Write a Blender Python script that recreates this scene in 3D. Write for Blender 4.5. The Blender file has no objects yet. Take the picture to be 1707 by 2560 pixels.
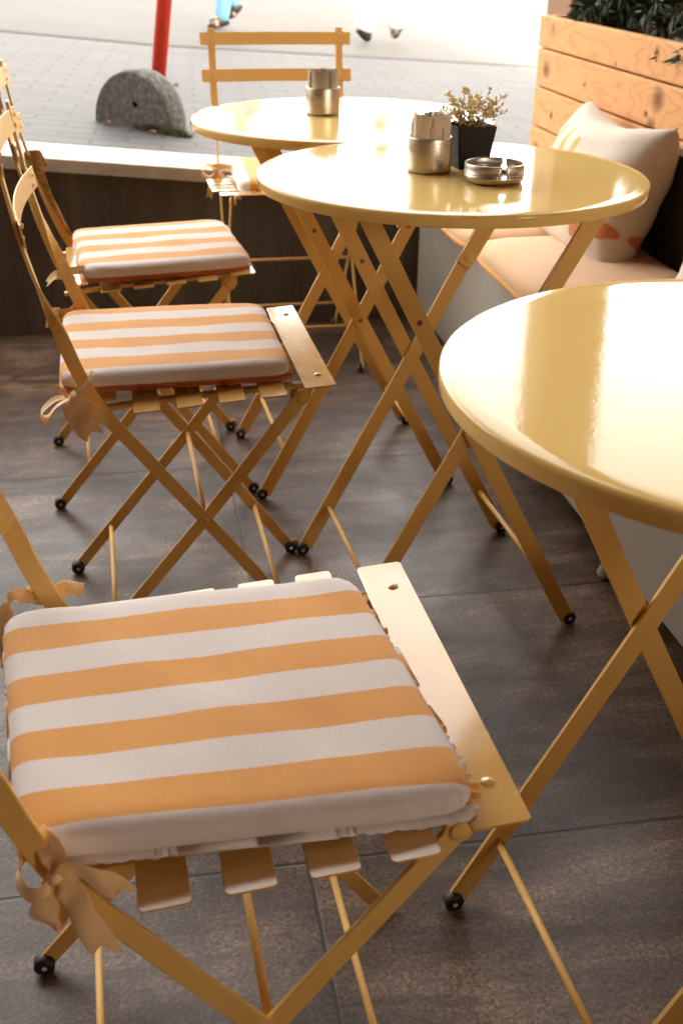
import bpy, bmesh, math, random
from mathutils import Vector, Matrix, Quaternion
R = math.radians
random.seed(11)
scene = bpy.context.scene
COL = scene.collection

# ------------------------------------------------------------------ mesh builder
class MB:
    def __init__(self):
        self.v = []; self.f = []; self.s = []; self.uv = {}
    def add(self, verts, faces, smooth=True):
        o = len(self.v)
        self.v += [Vector(p) for p in verts]
        for f in faces:
            self.f.append([i + o for i in f]); self.s.append(smooth)
    def grid(self, rows, closed_u=False, closed_v=False, smooth=True):
        n = len(rows); m = len(rows[0]); vs = [p for r in rows for p in r]; fs = []
        for i in range(n if closed_v else n - 1):
            for j in range(m if closed_u else m - 1):
                a = i * m + j; b = i * m + (j + 1) % m
                c = ((i + 1) % n) * m + (j + 1) % m; d = ((i + 1) % n) * m + j
                fs.append((a, b, c, d))
        self.add(vs, fs, smooth)
    def box(self, lo, hi, M=None, smooth=False):
        x0, y0, z0 = lo; x1, y1, z1 = hi
        vs = [Vector(p) for p in ((x0,y0,z0),(x1,y0,z0),(x1,y1,z0),(x0,y1,z0),(x0,y0,z1),(x1,y0,z1),(x1,y1,z1),(x0,y1,z1))]
        if M is not None: vs = [M @ p for p in vs]
        self.add(vs, [(3,2,1,0),(4,5,6,7),(0,1,5,4),(1,2,6,5),(2,3,7,6),(3,0,4,7)], smooth)
    def bar(self, pts, wd, w, t, caps=True):
        pts = [Vector(p) for p in pts]; n = len(pts); rows = []
        if not isinstance(wd, list): wd = [wd] * n
        for i, p in enumerate(pts):
            tan = (pts[min(i+1, n-1)] - pts[max(i-1, 0)]).normalized()
            a = Vector(wd[i]); a = (a - tan * a.dot(tan)).normalized(); b = tan.cross(a)
            ww = w[i] if isinstance(w, list) else w
            rows.append([p + a*ww/2 + b*t/2, p - a*ww/2 + b*t/2, p - a*ww/2 - b*t/2, p + a*ww/2 - b*t/2])
        o = len(self.v); self.v += [q for r in rows for q in r]
        for i in range(n-1):
            for j in range(4):
                self.f.append([o+i*4+j, o+i*4+(j+1)%4, o+(i+1)*4+(j+1)%4, o+(i+1)*4+j]); self.s.append(False)
        if caps:
            self.f.append([o+3, o+2, o+1, o]); self.s.append(False)
            e = o + (n-1)*4; self.f.append([e, e+1, e+2, e+3]); self.s.append(False)
    def tube(self, pts, r, seg=10, caps=True):
        pts = [Vector(p) for p in pts]; n = len(pts); rows = []
        ref = Vector((0,0,1))
        t0 = (pts[1]-pts[0]).normalized()
        if abs(t0.dot(ref)) > .9: ref = Vector((1,0,0))
        a = (ref - t0*ref.dot(t0)).normalized()
        for i, p in enumerate(pts):
            tan = (pts[min(i+1, n-1)] - pts[max(i-1, 0)]).normalized()
            a = (a - tan*a.dot(tan)).normalized(); b = tan.cross(a)
            rr = r[i] if isinstance(r, list) else r
            rows.append([p + (a*math.cos(k*2*math.pi/seg) + b*math.sin(k*2*math.pi/seg))*rr for k in range(seg)])
        o = len(self.v)
        self.grid(rows, closed_u=True)
        if caps:
            self.f.append([o+k for k in range(seg)][::-1]); self.s.append(False)
            self.f.append([o+(n-1)*seg+k for k in range(seg)]); self.s.append(False)
    def lathe(self, prof, seg=48, M=None, a0=0, a1=None):
        full = a1 is None
        a1 = 2*math.pi if full else a1
        cnt = seg if full else seg + 1
        rows = []
        for (r, z) in prof:
            rows.append([Vector((r*math.cos(a0+(a1-a0)*k/seg), r*math.sin(a0+(a1-a0)*k/seg), z)) for k in range(cnt)])
        if M is not None: rows = [[M @ p for p in r] for r in rows]
        self.grid(rows, closed_u=full)
    def plate(self, outline, z0, z1, M=None):
        n = len(outline)
        vs = [Vector((x, y, z0)) for x, y in outline] + [Vector((x, y, z1)) for x, y in outline]
        if M is not None: vs = [M @ p for p in vs]
        fs = [list(range(n))[::-1], list(range(n, 2*n))] + [[i, (i+1) % n, n+(i+1) % n, n+i] for i in range(n)]
        self.add(vs, fs, False)
    def build(self, name, mat, parent=None, bevel=0, seg=2, subsurf=0, solid=0, angle=None):
        me = bpy.data.meshes.new(name)
        me.from_pydata([tuple(p) for p in self.v], [], self.f)
        me.polygons.foreach_set('use_smooth', self.s)
        bm = bmesh.new(); bm.from_mesh(me); bmesh.ops.recalc_face_normals(bm, faces=bm.faces); bm.to_mesh(me); bm.free()
        me.materials.append(mat)
        o = bpy.data.objects.new(name, me); COL.objects.link(o)
        if parent: o.parent = parent
        if solid:
            m = o.modifiers.new('Solidify', 'SOLIDIFY'); m.thickness = solid; m.offset = 0
        if bevel:
            m = o.modifiers.new('Bevel', 'BEVEL'); m.width = bevel; m.segments = seg; m.limit_method = 'ANGLE'; m.angle_limit = R(35)
            m.harden_normals = False
        if subsurf:
            m = o.modifiers.new('Subdivision', 'SUBSURF'); m.levels = subsurf; m.render_levels = subsurf
        return o

def tag(o, label=None, cat=None, group=None, kind=None):
    if label: o['label'] = label
    if cat: o['category'] = cat
    if group: o['group'] = group
    if kind: o['kind'] = kind
    return o
def thing(name, label, cat, loc=(0,0,0), rz=0, group=None):
    o = bpy.data.objects.new(name, None); COL.objects.link(o)
    o.empty_display_size = .1
    o.location = loc; o.rotation_euler = (0, 0, rz)
    return tag(o, label, cat, group)
def dup(root, loc, rz, label, group=None):
    r = root.copy(); COL.objects.link(r); r.location = loc; r.rotation_euler = (0, 0, rz); r['label'] = label
    if group: r['group'] = group
    for ch in list(root.children):
        c = ch.copy(); COL.objects.link(c); c.parent = r
        for g in list(ch.children):
            d = g.copy(); COL.objects.link(d); d.parent = c
    return r
def crom(P, n):
    P = [Vector(p) for p in P]; out = []
    m = len(P) - 1
    for i in range(n + 1):
        t = i / n * m; k = min(int(t), m - 1); u = t - k
        p0, p1, p2, p3 = P[max(k-1,0)], P[k], P[k+1], P[min(k+2,m)]
        out.append(.5*((2*p1) + (p2-p0)*u + (2*p0-5*p1+4*p2-p3)*u*u + (3*p1-p0-3*p2+p3)*u**3))
    return out
def rrect(x0, y0, x1, y1, r, n=5):
    out = []
    for (cx, cy, a) in ((x1-r, y0+r, -90), (x1-r, y1-r, 0), (x0+r, y1-r, 90), (x0+r, y0+r, 180)):
        for k in range(n+1):
            t = R(a + 90*k/n); out.append((cx + r*math.cos(t), cy + r*math.sin(t)))
    return out
def T(x=0, y=0, z=0): return Matrix.Translation((x, y, z))
def RX(a): return Matrix.Rotation(a, 4, 'X')
def RY(a): return Matrix.Rotation(a, 4, 'Y')
def RZ(a): return Matrix.Rotation(a, 4, 'Z')

# ------------------------------------------------------------------ node helpers
class NT:
    def __init__(self, name, rough=.5):
        self.m = bpy.data.materials.new(name); self.m.use_nodes = True
        self.t = self.m.node_tree; self.n = self.t.nodes; self.l = self.t.links
        self.b = self.n['Principled BSDF']; self.b.inputs['Roughness'].default_value = rough
        self._c = None
    def new(self, kind, **kw):
        o = self.n.new(kind)
        for k, v in kw.items(): setattr(o, k, v)
        return o
    def link(self, a, b): self.l.new(a, b)
    def put(self, sock, v):
        if hasattr(v, 'is_output'): self.l.new(v, sock)
        else: sock.default_value = v
    def coord(self, which='Object'):
        if self._c is None: self._c = self.new('ShaderNodeTexCoord')
        return self._c.outputs[which]
    def mapping(self, vec=None, scale=(1,1,1), rot=(0,0,0), loc=(0,0,0)):
        m = self.new('ShaderNodeMapping'); self.link(vec or self.coord(), m.inputs['Vector'])
        m.inputs['Scale'].default_value = scale; m.inputs['Rotation'].default_value = rot; m.inputs['Location'].default_value = loc
        return m.outputs[0]
    def noise(self, vec=None, scale=5, detail=4, rough=.55, dist=0, out='Fac'):
        o = self.new('ShaderNodeTexNoise'); self.link(vec or self.coord(), o.inputs['Vector'])
        o.inputs['Scale'].default_value = scale; o.inputs['Detail'].default_value = detail
        o.inputs['Roughness'].default_value = rough; o.inputs['Distortion'].default_value = dist
        return o.outputs[out]
    def voronoi(self, vec=None, scale=5, out='Distance', feature='F1'):
        o = self.new('ShaderNodeTexVoronoi', feature=feature); self.link(vec or self.coord(), o.inputs['Vector'])
        o.inputs['Scale'].default_value = scale
        return o.outputs[out]
    def ramp(self, fac, stops, interp='LINEAR'):
        o = self.new('ShaderNodeValToRGB'); o.color_ramp.interpolation = interp
        e = o.color_ramp.elements
        while len(e) < len(stops): e.new(.5)
        for q, (p, c) in zip(e, stops):
            q.position = p; q.color = (c, c, c, 1) if not hasattr(c, '__len__') else (*c, 1)
        self.link(fac, o.inputs[0]); return o.outputs[0]
    def math(self, op, a, b=0., c=0., clamp=False):
        o = self.new('ShaderNodeMath', operation=op, use_clamp=clamp)
        self.put(o.inputs[0], a); self.put(o.inputs[1], b); self.put(o.inputs[2], c)
        return o.outputs[0]
    def mix(self, fac, a, b, blend='MIX'):
        o = self.new('ShaderNodeMix', data_type='RGBA', blend_type=blend)
        self.put(o.inputs[0], fac)
        for s, v in ((o.inputs[6], a), (o.inputs[7], b)):
            if hasattr(v, 'is_output'): self.link(v, s)
            else: s.default_value = (*v, 1)
        return o.outputs[2]
    def xyz(self, vec=None):
        o = self.new('ShaderNodeSeparateXYZ'); self.link(vec or self.coord(), o.inputs[0]); return o.outputs
    def comb(self, x=0., y=0., z=0.):
        o = self.new('ShaderNodeCombineXYZ')
        for s, v in zip(o.inputs, (x, y, z)): self.put(s, v)
        return o.outputs[0]
    def color(self, v):
        s = self.b.inputs['Base Color']
        if hasattr(v, 'is_output'): self.link(v, s)
        else: s.default_value = (*v, 1)
    def rough(self, v): self.put(self.b.inputs['Roughness'], v)
    def bump(self, h, strength=.3, dist=.01, prev=None):
        o = self.new('ShaderNodeBump'); o.inputs['Strength'].default_value = strength; o.inputs['Distance'].default_value = dist
        self.link(h, o.inputs['Height'])
        if prev: self.link(prev, o.inputs['Normal'])
        self.link(o.outputs[0], self.b.inputs['Normal']); return o.outputs[0]
    def set(self, **kw):
        for k, v in kw.items(): self.b.inputs[k.replace('_', ' ')].default_value = v
        return self

# ------------------------------------------------------------------ materials
YEL = (.70, .40, .122)
def paint(name, base, rough=.32, coat=.35, chips=True):
    k = NT(name, rough)
    n = k.noise(scale=9, detail=5); c = k.mix(k.ramp(n, [(.3, 0), (.75, .35)]), base, tuple(x*.82 for x in base))
    if chips:
        ch = k.noise(scale=85, detail=3, rough=.6); c = k.mix(k.ramp(ch, [(.735, 0), (.765, .7)]), c, (.16, .085, .035))
    k.color(c); k.rough(k.ramp(k.noise(scale=30, detail=4), [(.3, rough-.07), (.7, rough+.1)]))
    k.bump(k.noise(scale=420, detail=2), .06, .002)
    k.set(Coat_Weight=coat, Coat_Roughness=.12, Specular_IOR_Level=.5 if coat else .28)
    return k.m
M_paint = paint('yellow_paint', YEL, .42, .0)
M_slat = paint('yellow_gloss_paint', YEL, .2, .8, False)
k = NT('bolt_dark', .5); k.color((.16, .08, .03)); M_bolt = k.m
def top_mat():
    k = NT('yellow_tabletop_enamel', .2)
    n = k.noise(scale=7, detail=6); c = k.mix(k.ramp(n, [(.3, 0), (.8, .4)]), (.79, .525, .19), (.73, .465, .155))
    sc = k.noise(k.mapping(scale=(3, 60, 1), rot=(0, 0, R(25))), scale=6, detail=3, rough=.7)
    c = k.mix(k.ramp(sc, [(.64, 0), (.76, .3)]), c, (.75, .56, .28))
    k.color(c)
    sm = k.noise(k.mapping(scale=(1, 2.5, 1), rot=(0, 0, R(35))), scale=5, detail=7, rough=.7, dist=.8)
    scr = k.noise(k.mapping(scale=(2, 140, 1), rot=(0, 0, R(-32))), scale=5, detail=2)
    k.rough(k.math('ADD', k.ramp(sm, [(.35, .04), (.7, .11)]), k.math('MULTIPLY', k.ramp(scr, [(.66, 0), (.72, 1)]), .12)))
    nb = k.bump(k.noise(scale=260, detail=2), .028, .002)
    k.set(Coat_Weight=.0, Specular_IOR_Level=.22)
    cb = k.new('ShaderNodeBump'); cb.inputs['Strength'].default_value = .035; cb.inputs['Distance'].default_value = .002
    k.link(k.noise(scale=180, detail=2), cb.inputs['Height'])
    return k.m
M_top = top_mat()
def weave(k, strength=.25):
    x, y, z = k.xyz()
    w = k.math('ADD', k.math('SINE', k.math('MULTIPLY', x, 5200.)), k.math('SINE', k.math('MULTIPLY', y, 5200.)))
    h = k.math('ADD', k.math('MULTIPLY', w, .12), k.noise(scale=900, detail=2))
    return k.bump(h, strength, .0012)
def stripe_mat(name, phase, period=.0825, edge=None):
    k = NT(name, .85)
    x, y, z = k.xyz(); y = k.new('ShaderNodeAttribute', attribute_name='stripe_y').outputs['Fac']
    wob = k.math('MULTIPLY', k.math('SUBTRACT', k.noise(scale=9, detail=2), .5), .006)
    yy = k.math('ADD', k.math('SUBTRACT', y, phase - period*.25), k.math('MULTIPLY', wob, .16))
    fr = k.math('FRACT', k.math('DIVIDE', k.math('ADD', yy, period*20), period))
    s = k.ramp(fr, [(0, 1), (.492, 1), (.508, 0), (.992, 0), (1, 1)])
    g = k.noise(scale=500, detail=3)
    o = k.mix(k.ramp(k.noise(scale=16, detail=4), [(.3, 0), (.75, .5)]), (.79, .345, .085), (.72, .285, .062))
    w = k.mix(k.ramp(k.noise(scale=12, detail=4), [(.3, 0), (.8, .45)]), (.76, .675, .635), (.69, .60, .555))
    c = k.mix(s, w, o); c = k.mix(.16, c, g, 'MULTIPLY')
    if edge:   # orange stripe low on the near side, its shade painted in dark red
        e = k.math('MULTIPLY', k.math('LESS_THAN', y, edge), k.math('LESS_THAN', z, k.math('ADD', -.0055, k.math('MULTIPLY', wob, .4))))
        c = k.mix(e, c, (.56, .135, .04))
    c = k.mix(k.ramp(k.noise(scale=4.5, detail=6, rough=.65), [(.5, 0), (.75, .12)]), c, (.45, .30, .20))
    k.color(c); k.set(Sheen_Weight=.25, Sheen_Roughness=.5, Specular_IOR_Level=.2)
    nb = weave(k, .45)
    wr = k.noise(k.mapping(scale=(1, 1.8, 1), rot=(0, 0, R(20))), scale=11, detail=5, rough=.6, dist=1.4)
    k.bump(wr, .06, .008, prev=nb)
    return k.m
def cloth(name, col, col2, rough=.85, sheen=.2, scale=20):
    k = NT(name, rough); k.color(k.mix(k.ramp(k.noise(scale=scale, detail=5), [(.3, 0), (.75, 1)]), col, col2))
    k.set(Sheen_Weight=sheen, Specular_IOR_Level=.2); weave(k); return k.m
M_ribbon = cloth('peach_ribbon', (.86, .56, .29), (.78, .48, .22), .7, .3)
M_oldribbon = cloth('brown_worn_ribbon', (.17, .085, .03), (.50, .27, .08), .9, .1, 60)
M_benchcloth = cloth('peach_seat_cloth', (.72, .43, .235), (.64, .37, .19), .8, .3, 6)
M_piping = cloth('orange_piping', (.70, .33, .09), (.60, .27, .07))
k = NT('black_rubber', .55); k.color((.012, .012, .013)); k.bump(k.noise(scale=200), .1, .002); M_rubber = k.m
def steel(name, col, rough):
    k = NT(name, rough); k.set(Metallic=1.0)
    st = k.noise(k.mapping(scale=(2.2, 2.2, 500)), scale=4, detail=3)
    k.color(k.mix(k.ramp(st, [(.35, 0), (.7, 1)]), col, tuple(c*.72 for c in col)))
    k.rough(k.ramp(st, [(.3, rough-.06), (.7, rough+.12)]))
    k.b.inputs['Anisotropic'].default_value = .6
    k.bump(k.noise(k.mapping(scale=(3, 3, 900)), scale=4), .05, .001)
    return k.m
M_steel = steel('brushed_steel', (.56, .50, .44), .3)
M_steel2 = steel('rivet_steel', (.62, .58, .5), .3)
def floor_mat():
    k = NT('slate_tile', .45)
    x, y, z = k.xyz()
    def joint(v, off, per, w):
        f = k.math('FRACT', k.math('ADD', k.math('DIVIDE', k.math('SUBTRACT', v, off), per), 40.))
        d = k.math('MULTIPLY', k.math('MINIMUM', f, k.math('SUBTRACT', 1., f)), per)
        return k.ramp(k.math('DIVIDE', d, w*3), [(.25, 1), (.55, 0)])
    wx = k.math('ADD', x, k.math('MULTIPLY', k.math('SUBTRACT', k.noise(scale=30), .5), .0025))
    wy = k.math('ADD', y, k.math('MULTIPLY', k.math('SUBTRACT', k.noise(scale=30), .5), .0025))
    j = k.math('MAXIMUM', joint(wx, .158, 1.224, .0022), joint(wy, 1.067, .612, .0022))
    tile = k.comb(k.math('FLOOR', k.math('DIVIDE', k.math('SUBTRACT', x, .158), 1.224)), k.math('FLOOR', k.math('DIVIDE', k.math('SUBTRACT', y, 1.067), .612)), 0.)
    wn = k.new('ShaderNodeTexWhiteNoise'); k.link(tile, wn.inputs['Vector'])
    # streaks that swing along each tile
    off = k.new('ShaderNodeVectorMath', operation='SCALE'); k.link(wn.outputs['Color'], off.inputs[0]); off.inputs['Scale'].default_value = 7.
    p = k.new('ShaderNodeVectorMath', operation='ADD'); k.link(k.coord(), p.inputs[0]); k.link(off.outputs[0], p.inputs[1])
    st = k.noise(k.mapping(p.outputs[0], scale=(1.2, 5.5, 1), rot=(0, 0, R(-24))), scale=2.6, detail=7, rough=.62, dist=.7)
    cl = k.noise(p.outputs[0], scale=5.5, detail=7, rough=.65, dist=.4)
    c = k.ramp(st, [(.34, (.066, .039, .024)), (.5, (.124, .081, .055)), (.66, (.215, .150, .108))])
    c = k.mix(k.ramp(cl, [(.38, .6), (.56, 0)]), c, (.04, .028, .022))
    grain = k.noise(scale=170, detail=5, rough=.85)
    big = k.noise(k.mapping(scale=(1, 1.6, 1), rot=(0, 0, R(30))), scale=2.4, detail=8, rough=.68, dist=.6)
    c = k.mix(1., c, k.ramp(big, [(.32, (.62, .57, .54)), (.5, (1, .95, .92)), (.66, (1.45, 1.38, 1.32))]), 'MULTIPLY')
    blot = k.noise(p.outputs[0], scale=13, detail=6, rough=.7, dist=.5)
    c = k.mix(1., c, k.ramp(blot, [(.34, (.74, .70, .67)), (.48, (.97, .94, .92)), (.64, (1.2, 1.17, 1.14))]), 'MULTIPLY')
    sp = k.voronoi(scale=26); spn = k.noise(scale=3.1, detail=3); c = k.mix(k.math('MULTIPLY', k.ramp(sp, [(.08, .8), (.16, 0)]), k.ramp(spn, [(.5, 0), (.6, 1)])), c, (.03, .02, .015))
    c = k.mix(.95, c, k.ramp(grain, [(.36, .12), (.5, .8), (.64, 1.7)]), 'MULTIPLY')
    pits = k.noise(scale=75, detail=2); c = k.mix(k.ramp(pits, [(.64, 0), (.72, .75)]), c, (.05, .038, .03))
    vein = k.noise(k.mapping(p.outputs[0], scale=(1, 2.2, 1), rot=(0, 0, R(-15))), scale=3.3, detail=2, rough=.4, dist=1.2)
    ve = k.math('ABSOLUTE', k.math('SUBTRACT', vein, .5))
    c = k.mix(k.math('MULTIPLY', k.ramp(ve, [(0, .55), (.008, 0)]), k.ramp(cl, [(.45, 0), (.6, 1)])), c, (.06, .04, .03))
    c = k.mix(j, c, (.022, .016, .012)); k.color(c)
    k.rough(k.ramp(big, [(.35, .50), (.62, .30)]))
    h = k.math('ADD', k.math('MULTIPLY', grain, .5), k.math('ADD', k.math('MULTIPLY', st, .8), k.math('MULTIPLY', j, -2.2)))
    k.bump(h, .2, .003); k.set(Specular_IOR_Level=.42)
    return k.m
M_floor = floor_mat()
def paver_mat():
    k = NT('paving_stone', .7)
    v = k.mapping(rot=(0, 0, R(3)))
    br = k.new('ShaderNodeTexBrick'); k.link(v, br.inputs['Vector'])
    for s, q in (('Scale', 1.), ('Mortar Size', .009), ('Mortar Smooth', .4), ('Bias', 0.), ('Brick Width', .21), ('Row Height', .105)): br.inputs[s].default_value = q
    br.inputs['Color1'].default_value = (.078, .069, .067, 1); br.inputs['Color2'].default_value = (.052, .046, .046, 1); br.inputs['Mortar'].default_value = (.022, .020, .020, 1)
    n = k.noise(scale=3.2, detail=6, rough=.6); c = k.mix(k.ramp(n, [(.3, .55), (.7, 0)]), br.outputs[0], (.040, .0365, .037), 'MIX')
    c = k.mix(.5, c, k.ramp(k.noise(scale=120, detail=3, rough=.7), [(.3, .55), (.6, 1)]), 'MULTIPLY')
    st = k.noise(k.mapping(scale=(.5, 3, 1)), scale=1.7, detail=4); c = k.mix(k.ramp(st, [(.62, 0), (.72, .35)]), c, (.12, .112, .115))
    k.color(c); k.bump(k.math('ADD', k.math('MULTIPLY', br.outputs['Fac'], -1.), k.noise(scale=90)), .4, .006)
    return k.m
M_paver = paver_mat()
def road_mat():
    k = NT('worn_road', .75)
    n = k.noise(scale=1.1, detail=7, rough=.6); c = k.ramp(n, [(.3, (.050, .044, .038)), (.7, (.066, .058, .051))])
    c = k.mix(.5, c, k.ramp(k.noise(scale=80, detail=3, rough=.7), [(.3, .6), (.6, 1)]), 'MULTIPLY')
    st = k.noise(k.mapping(scale=(.25, 1.6, 1), rot=(0, 0, R(10))), scale=1.2, detail=5, rough=.6); c = k.mix(k.ramp(st, [(.58, 0), (.7, .5)]), c, (.030, .0285, .029))
    k.color(c); k.bump(k.noise(scale=70, detail=4), .3, .01); return k.m
M_road = road_mat()
def stone(name, c1, c2, c3, scale=60, bump=.5):
    k = NT(name, .85); n = k.noise(scale=scale, detail=5, rough=.7); c = k.ramp(n, [(.3, c1), (.5, c2), (.72, c3)])
    c = k.mix(k.ramp(k.noise(scale=7, detail=5), [(.35, .5), (.65, 0)]), c, tuple(x*.6 for x in c1)); k.color(c)
    k.bump(k.noise(scale=scale*.8, detail=5, rough=.7), bump, .006); return k.m
M_granite = stone('speckled_granite', (.045, .040, .036), (.105, .094, .084), (.24, .215, .19), 55, .6)
M_cap = stone('cream_coping', (.52, .45, .38), (.60, .53, .45), (.66, .60, .52), 40, .15)
M_kerb = stone('grey_kerb', (.030, .028, .027), (.038, .036, .034), (.05, .047, .044), 30, .3)
def wallmat():
    k = NT('dark_slate_cladding', .6)
    st = k.noise(k.mapping(scale=(7, 7, .8)), scale=2.2, detail=6, rough=.6)
    c = k.ramp(st, [(.3, (.065, .048, .036)), (.55, (.095, .071, .054)), (.75, (.14, .105, .08))])
    c = k.mix(.6, c, k.ramp(k.noise(scale=70, detail=4, rough=.7), [(.3, .5), (.62, 1)]), 'MULTIPLY'); k.color(c)
    x, y, z = k.xyz(); f = k.math('FRACT', k.math('ADD', k.math('DIVIDE', x, .612), 20.26)); jj = k.ramp(k.math('MINIMUM', f, k.math('SUBTRACT', 1., f)), [(.002, 1), (.005, 0)])
    k.bump(k.math('SUBTRACT', st, jj), .35, .006); return k.m
M_wall = wallmat()
def plaster(name, c, d):
    k = NT(name, .7); k.color(k.mix(k.ramp(k.noise(scale=3, detail=6, rough=.6), [(.35, 0), (.75, 1)]), c, d)); k.bump(k.noise(scale=160, detail=3), .12, .003); return k.m
M_bench = plaster('cream_painted_panel', (.34, .30, .255), (.29, .25, .21))
M_render = plaster('warm_plaster', (.24, .105, .048), (.19, .08, .036))
M_ceil = plaster('canopy_underside', (.27, .13, .065), (.23, .105, .05))
k = NT('red_pole_paint', .55); k.color(k.mix(k.ramp(k.noise(k.mapping(scale=(1, 1, .3)), scale=25, detail=5), [(.4, 0), (.75, .6)]), (.78, .05, .022), (.62, .04, .02))); k.bump(k.noise(scale=90), .1, .003); M_red = k.m
def wood_mat():
    # pine boards: long grain along Y, rings bulging round a handful of knots
    k = NT('pine_boards', .75)
    x, y, z = k.xyz()
    row = k.math('FLOOR', k.math('DIVIDE', z, .1115))
    sh = k.math('MULTIPLY', row, 3.17)
    knots = [(3.30, .83, .02, .6), (2.60, .835, .011, 1.5), (3.33, .72, .024, 1.), (3.02, .715, .008, 1.2), (2.56, .735, .030, 1.), (2.62, .70, .010, 1.4), (2.585, .675, .022, .9),
             (3.25, .60, .013, 1.3), (3.36, .50, .02, .9), (2.10, .80, .016, 1.2), (2.25, .60, .02, 1.2), (2.83, .785, .006, 1.3)]
    warp = None; dark = None
    nz = k.math('MULTIPLY', k.math('SUBTRACT', k.noise(scale=14, detail=2), .5), .022)
    for (ky, kz, r, st) in knots:
        dy = k.math('MULTIPLY', k.math('ADD', k.math('SUBTRACT', y, ky), nz), .75); dz = k.math('ADD', k.math('SUBTRACT', z, kz), nz)
        d = k.math('SQRT', k.math('ADD', k.math('MULTIPLY', dy, dy), k.math('MULTIPLY', dz, dz)))
        g = k.math('MULTIPLY', k.math('POWER', 2.718, k.math('MULTIPLY', d, -1./(r*2.2))), .55*min(1.2, st))
        dk = k.ramp(k.math('DIVIDE', d, r*1.15), [(.15, min(1., .85*st)), (.55, .55*min(1., st)), (1., 0)])
        warp = g if warp is None else k.math('ADD', warp, g); dark = dk if dark is None else k.math('MAXIMUM', dark, dk)
    lowf = k.noise(k.mapping(k.comb(k.math('ADD', x, sh), y, z), scale=(1, 1.5, 9)), scale=2.0, detail=3, rough=.5)
    u = k.math('ADD', k.math('MULTIPLY', lowf, 1.3), warp)
    rings = k.math('SINE', k.math('MULTIPLY', u, 23.))
    fib = k.noise(k.mapping(k.comb(k.math('ADD', x, sh), y, z), scale=(1, 4, 160)), scale=2.5, detail=4, rough=.6)
    c = k.mix(k.ramp(rings, [(0.0, 0), (.7, .12), (1, .5)]), (.60, .30, .14), (.42, .175, .07))
    c = k.mix(k.ramp(fib, [(.4, 0), (.75, .3)]), c, (.46, .22, .09))
    c = k.mix(dark, c, (.12, .036, .012)); k.color(c)
    k.bump(k.math('ADD', k.math('MULTIPLY', rings, .2), fib), .12, .003); k.set(Specular_IOR_Level=.12)
    return k.m
M_wood = wood_mat()
k = NT('shade_and_soil_brown', .7); k.color((.035, .017, .010)); k.bump(k.noise(scale=50), .2, .004); M_dark = k.m  # near-black: painted shade on the bench back, also soil and toe board
def leafmat(name, a, b, rough=.5):
    k = NT(name, rough); k.color(k.mix(k.ramp(k.noise(scale=18, detail=3), [(.3, 0), (.7, 1)]), a, b)); k.set(Specular_IOR_Level=.4); return k.m
M_leaf = leafmat('dark_green_leaves', (.012, .026, .012), (.038, .062, .028))
M_leaf2 = leafmat('grey_green_leaves', (.05, .08, .055), (.10, .14, .10))
M_gold = leafmat('golden_sprig', (.62, .42, .16), (.85, .68, .38), .4)
M_twig = leafmat('brown_twigs', (.10, .05, .02), (.2, .11, .04), .7)
M_pot = leafmat('black_pot', (.006, .006, .006), (.012, .012, .011), .75)
M_dry = leafmat('dry_leaf', (.12, .045, .015), (.18, .08, .028), .7)
M_moss = leafmat('moss', (.045, .05, .015), (.11, .10, .035), .9)
def papermat(name, a, b):
    k = NT(name, .6); k.color(k.mix(k.ramp(k.noise(k.mapping(scale=(1, 1, .35)), scale=90, detail=3), [(.42, 0), (.6, 1)]), a, b)); k.bump(k.noise(scale=220), .4, .002); return k.m
M_paperA = papermat('printed_sugar_paper', (.56, .46, .37), (.30, .215, .15))
M_paperB = papermat('plain_sugar_paper', (.62, .53, .45), (.55, .46, .38))
M_paperC = papermat('grey_sugar_paper', (.40, .36, .35), (.24, .20, .19))
def pillowmat():
    k = NT('printed_linen', .9)
    x, y, z = k.xyz()   # local: x across, y up the pillow, z out of it
    g = k.noise(scale=60, detail=4); c = k.mix(k.ramp(g, [(.35, 0), (.7, .5)]), (.60, .51, .42), (.52, .43, .35))
    def stroke(cx, cy, ang, L, w, col, c):
        ca, sa = math.cos(ang), math.sin(ang); wb = k.math('MULTIPLY', k.math('SUBTRACT', k.noise(scale=40), .5), .012)
        dx = k.math('SUBTRACT', x, cx); dy = k.math('SUBTRACT', y, cy)
        a = k.math('ADD', k.math('MULTIPLY', dx, ca), k.math('MULTIPLY', dy, sa)); b = k.math('ADD', k.math('SUBTRACT', k.math('MULTIPLY', dy, ca), k.math('MULTIPLY', dx, sa)), wb)
        a = k.math('MAXIMUM', k.math('SUBTRACT', k.math('ABSOLUTE', a), L - w), 0.)
        d = k.math('SQRT', k.math('ADD', k.math('MULTIPLY', a, a), k.math('MULTIPLY', b, b)))
        return k.mix(k.ramp(k.math('DIVIDE', d, w), [(.85, 1), (1.05, 0)]), c, col)
    O = (.62, .31, .09); Rd = (.52, .16, .07)
    for args in PRINT: c = stroke(*args[:5], O if args[5] else Rd, c)
    k.color(c); k.set(Sheen_Weight=.2, Specular_IOR_Level=.15); k.bump(k.math('ADD', g, k.noise(scale=700, detail=2)), .3, .0015); return k.m
PRINT = [(-.165, .052, R(80), .052, .0135, 1), (-.085, .050, R(66), .056, .0140, 1), (-.005, .040, R(60), .052, .0150, 1), (.07, -.01, R(48), .05, .0135, 1),
         (.195, -.085, R(16), .060, .018, 0)]
M_pillow = pillowmat()
k = NT('blue_denim', .8); k.color(k.mix(k.noise(scale=30, detail=4), (.07, .24, .42), (.16, .36, .55))); M_denim = k.m
k = NT('white_cotton', .8); k.color(k.mix(k.noise(scale=10), (.80, .78, .75), (.74, .72, .69))); M_white = k.m
k = NT('skin', .5); k.color((.48, .27, .18)); k.set(Subsurface_Weight=.1); M_skin = k.m
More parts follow.
